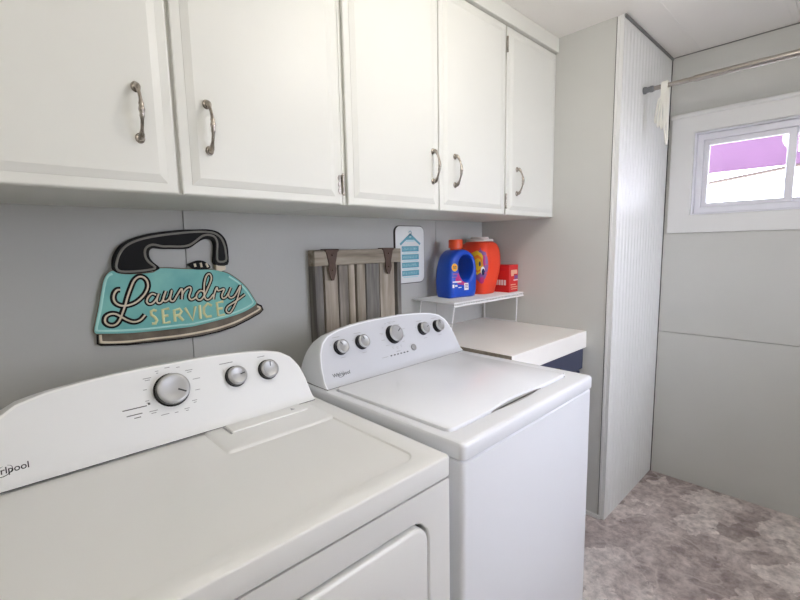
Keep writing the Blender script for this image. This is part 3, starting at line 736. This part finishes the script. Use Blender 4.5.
# detergent -----------------------------------------------------------------
def rayhit(P, c, a):
    d = Vector((math.cos(a), math.sin(a))); best = None
    for i in range(len(P)):
        p, q = Vector(P[i]), Vector(P[(i+1) % len(P)]); e = q-p
        den = d.x*e.y-d.y*e.x
        if abs(den) < 1e-12: continue
        w = p-Vector(c); t = (w.x*e.y-w.y*e.x)/den; u = (w.x*d.y-w.y*d.x)/den
        if t > 0 and -1e-6 <= u <= 1+1e-6 and (best is None or t > best): best = t
    return (c[0]+d.x*best, c[1]+d.y*best)
jr = math.radians(-9)
jug = thing('detergent_jug', 'blue detergent jug with orange cap and round grip hole on the wire shelf', 'bottle', (-.400, -.128, SZ), jr)
sil = [(x*.93, y) for x, y, *_ in [tuple(v) for v in spline([(-.088, .008, 0), (-.08, 0, 0), (0, 0, 0), (.085, 0, 0), (.094, .01, 0), (.097, .08, 0), (.096, .14, 0), (.089, .178, 0), (.074, .206, 0), (.048, .224, 0), (.024, .234, 0), (-.022, .234, 0), (-.05, .222, 0), (-.078, .19, 0), (-.094, .12, 0), (-.094, .05, 0)], 4, True)]]
hc = (.020, .147); NN = 64
angs = [2*PI*k/NN for k in range(NN)]
out = [rayhit(sil, hc, a) for a in angs]
hole = [(hc[0]+.047*math.cos(a)*(1+.06*math.sin(a)), hc[1]+.062*math.sin(a)) for a in angs]
def mixl(t): return [(o[0]+(h[0]-o[0])*t, o[1]+(h[1]-o[1])*t) for o, h in zip(out, hole)]
bm = NB(); D2 = .054
def lift(P, s, y):   # the body is a little deeper at its base
    return [(x, s*(y+.010*(1-z/.24)*(y > .02)), z) for x, z in P]
loops = []
for s in (-1, 1):
    seq = [lift(out, s, .030), lift(mixl(.05), s, .043), lift(mixl(.16), s, .051), lift(mixl(.30), s, D2), lift(mixl(.72), s, D2), lift(mixl(.86), s, D2-.001), lift(mixl(.95), s, D2-.006), lift(hole, s, D2-.014)]
    loops.append(seq)
full = loops[0][::-1]+loops[1]
rows = loft(bm, full, False, False)
for i in range(NN):   # wall of the grip hole
    a, b = rows[0], rows[-1]; bm.faces.new((a[i], a[(i+1) % NN], b[(i+1) % NN], b[i]))
obj('body', bm, M['blue'], jug, smooth=50)
bm = NB()
prof = [(.027, .232), (.027, .242), (.035, .243), (.035, .246)]+[(.0345, .250), (.034, .278), (.032, .283), (.026, .2845)]
def ribbed(r, k, n=48): return r*(1+(.018 if k % 2 else 0))
loft(bm, [[(.001+ribbed(r, k)*math.cos(2*PI*k/48), ribbed(r, k)*math.sin(2*PI*k/48), z) for k in range(48)] for r, z in prof])
obj('cap', bm, M['orange'], jug, smooth=40)
# label: patches printed just proud of the front
def yfrontj(z): return -(D2+.010*(1-z/.24))-.0006
def patch(bm, P, mi, lift_=0.):
    f = bm.faces.new([bm.verts.new((x, yfrontj(z)-lift_, z)) for x, z in P]); f.material_index = mi
bm = NB()
patch(bm, [(-.036, .125), (-.028, .108), (-.012, .084), (.006, .074), (.03, .070), (.006, .060), (-.04, .068), (-.056, .090)], 1)
patch(bm, circ(-.058, .150, .019), 0, .0004); patch(bm, circ(-.058, .150, .014), 5, .0006); patch(bm, circ(-.058, .150, .0095), 0, .0008)
for x, z, w, h in ((-.058, .153, .020, .0045), (-.058, .1465, .015, .004)): patch(bm, [(x-w/2, z-h/2), (x+w/2, z-h/2), (x+w/2, z+h/2), (x-w/2, z+h/2)], 3, .001)
for x, z, w, h, mi in ((-.056, .118, .030, .009, 4), (-.058, .104, .034, .005, 4), (-.046, .080, .056, .007, 2), (-.070, .060, .012, .016, 2), (-.052, .061, .016, .008, 2), (-.028, .052, .02, .004, 2), (.014, .054, .028, .034, 2)):
    patch(bm, [(x-w/2, z-h/2), (x+w/2, z-h/2), (x+w/2, z+h/2), (x-w/2, z+h/2)], mi, .0007)
for z in (.045, .053, .060): patch(bm, [(.004, z+.002), (.024, z+.002), (.024, z+.005), (.004, z+.005)], 4, .0012)
obj('label', bm, [M['lyel'], M['lmag'], M['lwhi'], M['lnav'], M['lpur'], M['lora']], jug)

tub = thing('detergent_tub', 'bulging red-orange detergent tub with pale lid, behind the blue jug', 'tub', (-.192, -.122, SZ))
def sq(rx, ry, e, z, n=56):
    P = []
    for k in range(n):
        a = 2*PI*k/n; c, s = math.cos(a), math.sin(a)
        P.append((rx*abs(c)**e*(1 if c >= 0 else -1), ry*abs(s)**e*(1 if s >= 0 else -1), z))
    return P
bm = NB()
tp = [(.062, 0, .62), (.068, .004, .62), (.078, .05, .6), (.090, .11, .58), (.0945, .155, .58), (.094, .20, .58), (.089, .235, .6), (.078, .26, .65), (.062, .272, .75)]
loft(bm, [sq(r, r*1.0, e, z) for r, z, e in tp])
obj('body', bm, M['red'], tub, smooth=50)
bm = NB(); loft(bm, [sq(r, r, .85, z) for r, z in ((.058, .2722), (.068, .273), (.068, .282), (.063, .286), (.046, .2865), (.044, .294), (.040, .296), (.012, .296))]); obj('lid', bm, M['lid'], tub, smooth=45)
# wrap-round label on the side that faces the dryer
def tubr(z):
    for (r0, z0, e0), (r1, z1, e1) in zip(tp, tp[1:]):
        if z <= z1: t = (z-z0)/(z1-z0); return r0+(r1-r0)*t
    return tp[-1][0]
def tp_pt(a, z, lift_):
    r = tubr(z)+lift_; c, s = math.cos(a), math.sin(a); e = .585
    return (r*abs(c)**e*(1 if c >= 0 else -1), r*abs(s)**e*(1 if s >= 0 else -1), z)
def tpatch(bm, ac, zc, ra, rz, mi, lift_, n=8):
    """disc on the tub wall about angle ac"""
    rows_ = []
    for i in range(n+1):
        t = -1+2*i/n; w = math.sqrt(max(0, 1-t*t))
        rows_.append([bm.verts.new(tp_pt(ac+ra*w*(-1+2*k/n), zc+rz*t, lift_)) for k in range(n+1)])
    for a, b in zip(rows_, rows_[1:]):
        for k in range(n):
            vs = (a[k], a[k+1], b[k+1], b[k])
            f = bm.faces.new(vs); f.material_index = mi
bm = NB(); a0 = math.radians(200)
tpatch(bm, a0+.25, .15, .62, .09, 5, .0006); tpatch(bm, a0, .165, .50, .062, 0, .0012); tpatch(bm, a0+.03, .16, .36, .046, 4, .0018); tpatch(bm, a0+.06, .157, .26, .032, 0, .0024)
tpatch(bm, a0+.42, .125, .16, .022, 2, .0030); tpatch(bm, a0+.46, .118, .12, .018, 3, .0036); tpatch(bm, a0+.52, .175, .10, .03, 1, .003); tpatch(bm, a0+.38, .075, .2, .018, 1, .003); tpatch(bm, a0+.2, .16, .07, .014, 3, .0032)
obj('label', bm, [M['lyel'], M['lmag'], M['lwhi'], M['lnav'], M['lora'], M['lpur']], tub, smooth=60)

bx = thing('detergent_box', 'small red cardboard detergent box at the corner end of the wire shelf', 'box', (-.050, -.186, SZ))
bm = NB(); box(bm, -.044, .044, -.055, .055, 0, .146, .0015, 1); obj('carton', bm, M['boxr'], bx)
bm = NB()
def fq(face, a, z, w, h, mi):
    q = [(a-w/2, z-h/2), (a+w/2, z-h/2), (a+w/2, z+h/2), (a-w/2, z+h/2)]
    pts = [(-.0446, u, v) for u, v in q] if face == 'x' else [(u, -.0556, v) for u, v in q]
    f = bm.faces.new([bm.verts.new(p) for p in pts]); f.material_index = mi
for k in range(4): fq('x', -.03+.0165*k, .052, .013, .028, 0)
fq('x', .0, .122, .08, .014, 1)
PM = [M['lwhi'], M['redd'], M['lpale'], M['lpur']]
obj('side_print', bm, PM, bx)
bm = NB()
for a, z, w, h, mi in ((.004, .108, .060, .022, 2), (-.012, .092, .026, .012, 2), (.024, .080, .034, .020, 3), (.020, .064, .042, .006, 0), (-.004, .040, .05, .005, 2), (.004, .028, .066, .004, 2), (.006, .017, .06, .004, 2)): fq('y', a, z, w, h, mi)
obj('front_print', bm, PM, bx)

# ---------------------------------------------------------------- wooden slat panel behind the washer
BX0, BX1, BZ0, BZ1, BY = -1.166, -.70, .93, 1.364, -.05
wp_ = thing('wooden_slat_panel', 'weathered grey wooden slat panel with two dark iron straps behind the washer', 'panel', ((BX0+BX1)/2, 0, BZ0))
o_ = Vector(wp_.location)
def wbox(bm, x0, x1, y0, y1, z0, z1, r=.002, mi=0): box(bm, x0-o_.x, x1-o_.x, y0, y1, z0-o_.z, z1-o_.z, r, 1, mi)
bm = NB(); wbox(bm, BX0, BX1, BY, -.0008, BZ1-.062, BZ1); obj('rail', bm, WRAIL, wp_)
bm = NB(); wbox(bm, BX0, BX1, BY, -.0008, BZ0, BZ0+.06); obj('rail', bm, WRAIL, wp_)
bm = NB(); wbox(bm, BX0, BX0+.012, BY+.002, -.0008, BZ0+.06, BZ1-.062); obj('stile', bm, W1[0], wp_)
bm = NB(); wbox(bm, BX1-.024, BX1, BY+.001, -.0008, BZ0+.06, BZ1-.062); obj('stile', bm, W1[4], wp_)
bm = NB(); wbox(bm, BX0+.012, BX1-.024, -.018, -.0008, BZ0+.06, BZ1-.062); obj('backing', bm, M['wdark'], wp_)
edges = [(-1.1535, -1.120, 0), (-1.113, -1.050, 1), (-1.042, -.995, 2), (-.9935, -.962, 3), (-.950, -.905, 5), (-.896, -.822, 4), (-.8205, -.732, 1)]
for x0, x1, mi in edges:
    bm = NB(); wbox(bm, x0, x1, -.034-.003*(mi % 2), -.0181, BZ0+.0605, BZ1-.0625); obj('slat', bm, W1[mi], wp_)
for cx, ln in ((-1.086, .122), (-.782, .113)):
    bm = NB()
    P = [(-.033, .004), (.033, .004), (.034, -.004), (.027, -.009), (.022, -.03), (.016, -.055), (.017, -.064), (.019, -.076), (.016, -.092), (.006, -ln), (-.006, -ln), (-.016, -.092), (-.019, -.076), (-.017, -.064), (-.016, -.055), (-.022, -.03), (-.027, -.009), (-.034, -.004)]
    plate(bm, [(cx-o_.x+a, BZ1-o_.z+b) for a, b in P], BY-.005, BY-.0003, bev=.0012)
    wbox(bm, cx-.033, cx+.033, BY-.005, -.02, BZ1+.0002, BZ1+.004, .001)
    for b in (-.02, -.08): bmesh.ops.create_uvsphere(bm, u_segments=10, v_segments=6, radius=.0045, matrix=Matrix.Translation((cx-o_.x, BY-.005, BZ1-o_.z+b)))
    obj('strap', bm, M['iron'], wp_, smooth=40)

# ---------------------------------------------------------------- small sign with the coat hanger
sg = thing('hanger_sign', 'small white rounded sign with teal hanger and printed lines, on the wall by the jug', 'sign', (-.60, 0, 1.193))
o_ = Vector(sg.location)
P = rr(-.1, .1, 0, .278, .032)
bm = NB(); plate(bm, P, -.010, -.0006, bev=.001)
obj('board', bm, M['signe'], sg)
bm = NB(); loft(bm, [XZ(inset(P, .0035), -.0101), XZ(inset(P, .004), -.0112)], False, True); obj('face', bm, M['signw'], sg)
bm = NB()
def bar(bm, a, b, w, y, mi=0):
    a, b = Vector(a), Vector(b); d = (b-a).normalized(); s = Vector((-d.y, d.x))*w/2
    f = bm.faces.new([bm.verts.new((p.x, y, p.y)) for p in (a-s, b-s, b+s, a+s)]); f.material_index = mi
bar(bm, (-.068, .188), (.004, .238), .011, -.0118); bar(bm, (-.004, .238), (.068, .188), .011, -.0118)
bar(bm, (-.030, .205), (.030, .205), .006, -.0117, 1); bar(bm, (-.024, .216), (.024, .216), .012, -.0116)
for a in range(10): 
    t0, t1 = math.radians(-60+24*a), math.radians(-60+24*(a+1))
    bar(bm, (.009*math.cos(t0), .243+.009*math.sin(t0)), (.009*math.cos(t1), .243+.009*math.sin(t1)), .004, -.0118)
for z in (.167, .128, .089, .050):
    f = bm.faces.new([bm.verts.new((x, -.0116, zz)) for x, zz in ((-.058, z-.013), (.058, z-.013), (.058, z+.013), (-.058, z+.013))]); f.material_index = 0
    bar(bm, (-.05, z-.019), (.05, z-.019), .004, -.0116, 1)
rnd = random.Random(4)
for z in (.167, .128, .089, .050):
    x = -.050
    while x < .046:
        w = rnd.uniform(.004, .008)
        bar(bm, (x, z-.006), (x+rnd.uniform(-.002, .002), z+.006), .0022, -.0121, 1)
        if rnd.random() < .6: bar(bm, (x, z+rnd.uniform(-.005, .005)), (x+w*.7, z+rnd.uniform(-.005, .005)), .0022, -.0122, 1)
        x += w+.004
obj('print', bm, [M['signt'], M['signp']], sg)

# ---------------------------------------------------------------- iron-shaped laundry sign
ir = thing('laundry_sign', 'aqua and black sign shaped like an old flatiron, lettered Laundry Service', 'sign', (-1.63, 0, 1.11))
o_ = Vector(ir.location)
def sp(P, k=4, closed=True): return [(v.x-o_.x, v.y-o_.z) for v in spline([(a, b, 0) for a, b in P], k, closed)]
def raw(P): return [(a-o_.x, b-o_.z) for a, b in P]
def stroke(bm, P, r, y, k=5, fl=.5, closed=False, mi=0, smooth_=True):
    Q = sp(P, k, closed) if smooth_ else raw(P)
    tube(bm, [(a, y, b) for a, b in Q], r, 8, flat=((0, 1, 0), fl), closed=closed, mi=mi)
bm = NB(); plate(bm, sp(SIGN['body'], 3), -.016, -.0008, bev=.0015); obj('iron_body', bm, M['teal'], ir, smooth=30)
bm = NB(); stroke(bm, SIGN['body'], .0022, -.0145, k=3, closed=True); obj('body_outline', bm, M['taupe'], ir, smooth=50)
bm = NB(); stroke(bm, SIGN['teal_line'], .0032, -.016); obj('body_piping', bm, M['teal_l'], ir, smooth=50)
bm = NB(); plate(bm, raw(SIGN['sole']), -.012, -.0008, bev=.0012); so_ = obj('sole_plate', bm, M['taupe'], ir, smooth=30)
bm = NB(); stroke(bm, SIGN['sole_line'], .0034, -.012); obj('sole_piping', bm, M['cream'], so_, smooth=50)
bm = NB(); stroke(bm, SIGN['sole'][:14], .0028, -.0115, smooth_=False); obj('sole_outline', bm, M['outl'], so_, smooth=50)
bm = NB(); plate(bm, sp(SIGN['handle'], 3), -.020, -.0008, bev=.0015); hd = obj('handle', bm, M['blk'], ir, smooth=30)
bm = NB(); stroke(bm, SIGN['handle_line'][:-1], .0034, -.020, closed=True, k=3); obj('handle_piping', bm, M['grey_l'], hd, smooth=50)
bm = NB(); plate(bm, sp(SIGN['dial'], 3), -.018, -.0008, bev=.0012); dl = obj('dial', bm, M['blk'], ir, smooth=30)
bm = NB()
for t in SIGN['ticks']: stroke(bm, t, .0036, -.018, smooth_=False)
obj('dial_ticks', bm, M['cream'], dl, smooth=50)
bm = NB(); plate(bm, raw(SIGN['pivot']), -.018, -.0008, bev=.0012); obj('pivot', bm, M['cream'], ir, smooth=30)
for ch in ('L', 'a', 'n', 'd', 'r', 'y'):
    bm = NB(); big = ch == 'L'
    stroke(bm, SIGN[ch],   .0088 if big else .0068, -.0165, k=6, fl=.28, mi=0)
    stroke(bm, SIGN[ch], .0030 if big else .0025, -.0182, k=6, fl=.6, mi=1)
    obj('script_letter', bm, [M['outl'], M['cream']], ir, smooth=50)
bm = NB()
for t in SIGN['service']: stroke(bm, t, .0044, -.0165, smooth_=False, fl=.5)
obj('block_lettering', bm, M['yellow'], ir, smooth=50)

# ---------------------------------------------------------------- lamp above the washer and the added fill lamp
def ceiling_lamp(x, y, r, lab):
    t = thing('ceiling_lamp', lab, 'lamp', (x, y, H), 0, 'globe ceiling lamps')
    bm = NB(); loft(bm, [XY(circ(0, 0, a, 32), z) for a, z in ((r*.6, 0), (r*.6, -.012), (r*.5, -.02), (.012, -.022), (.012, -LD+r*.9), (r*.35, -LD+r*.92), (r*.35, -LD+r*.80))]); obj('base', bm, M['trim'], t, smooth=40)
    bm = NB(); loft(bm, [XY(circ(0, 0, r*math.sin(a), 32), -LD+r*math.cos(a)) for a in [math.radians(22+156*k/14) for k in range(15)]]); obj('globe', bm, M['lamp'], t, smooth=60)
for x, y, r, lab in LAMPS: ceiling_lamp(x, y, r, lab)

w = bpy.data.worlds.new('sky'); S.world = w; w.use_nodes = True
bg = w.node_tree.nodes['Background']; bg.inputs['Color'].default_value = (*SKY_C, 1); bg.inputs['Strength'].default_value = SKY

# ---------------------------------------------------------------- camera
r_, u_, f_ = Vector(CAM_R), Vector(CAM_U), Vector(CAM_F)
cd = bpy.data.cameras.new('camera'); cam = bpy.data.objects.new('camera', cd); C.objects.link(cam)
cd.sensor_fit = 'HORIZONTAL'; cd.sensor_width = 36.; cd.lens = 434.8*36/800; cd.clip_start = .02
mw = Matrix(((r_.x, u_.x, -f_.x, -2.097), (r_.y, u_.y, -f_.y, -1.5113), (r_.z, u_.z, -f_.z, 1.3754), (0, 0, 0, 1)))
cam.matrix_world = mw
S.camera = cam
S.view_settings.view_transform = 'Standard'; S.view_settings.look = 'None'; S.view_settings.gamma = 1.; S.view_settings.use_curve_mapping = False
S.view_settings.exposure = EXPO
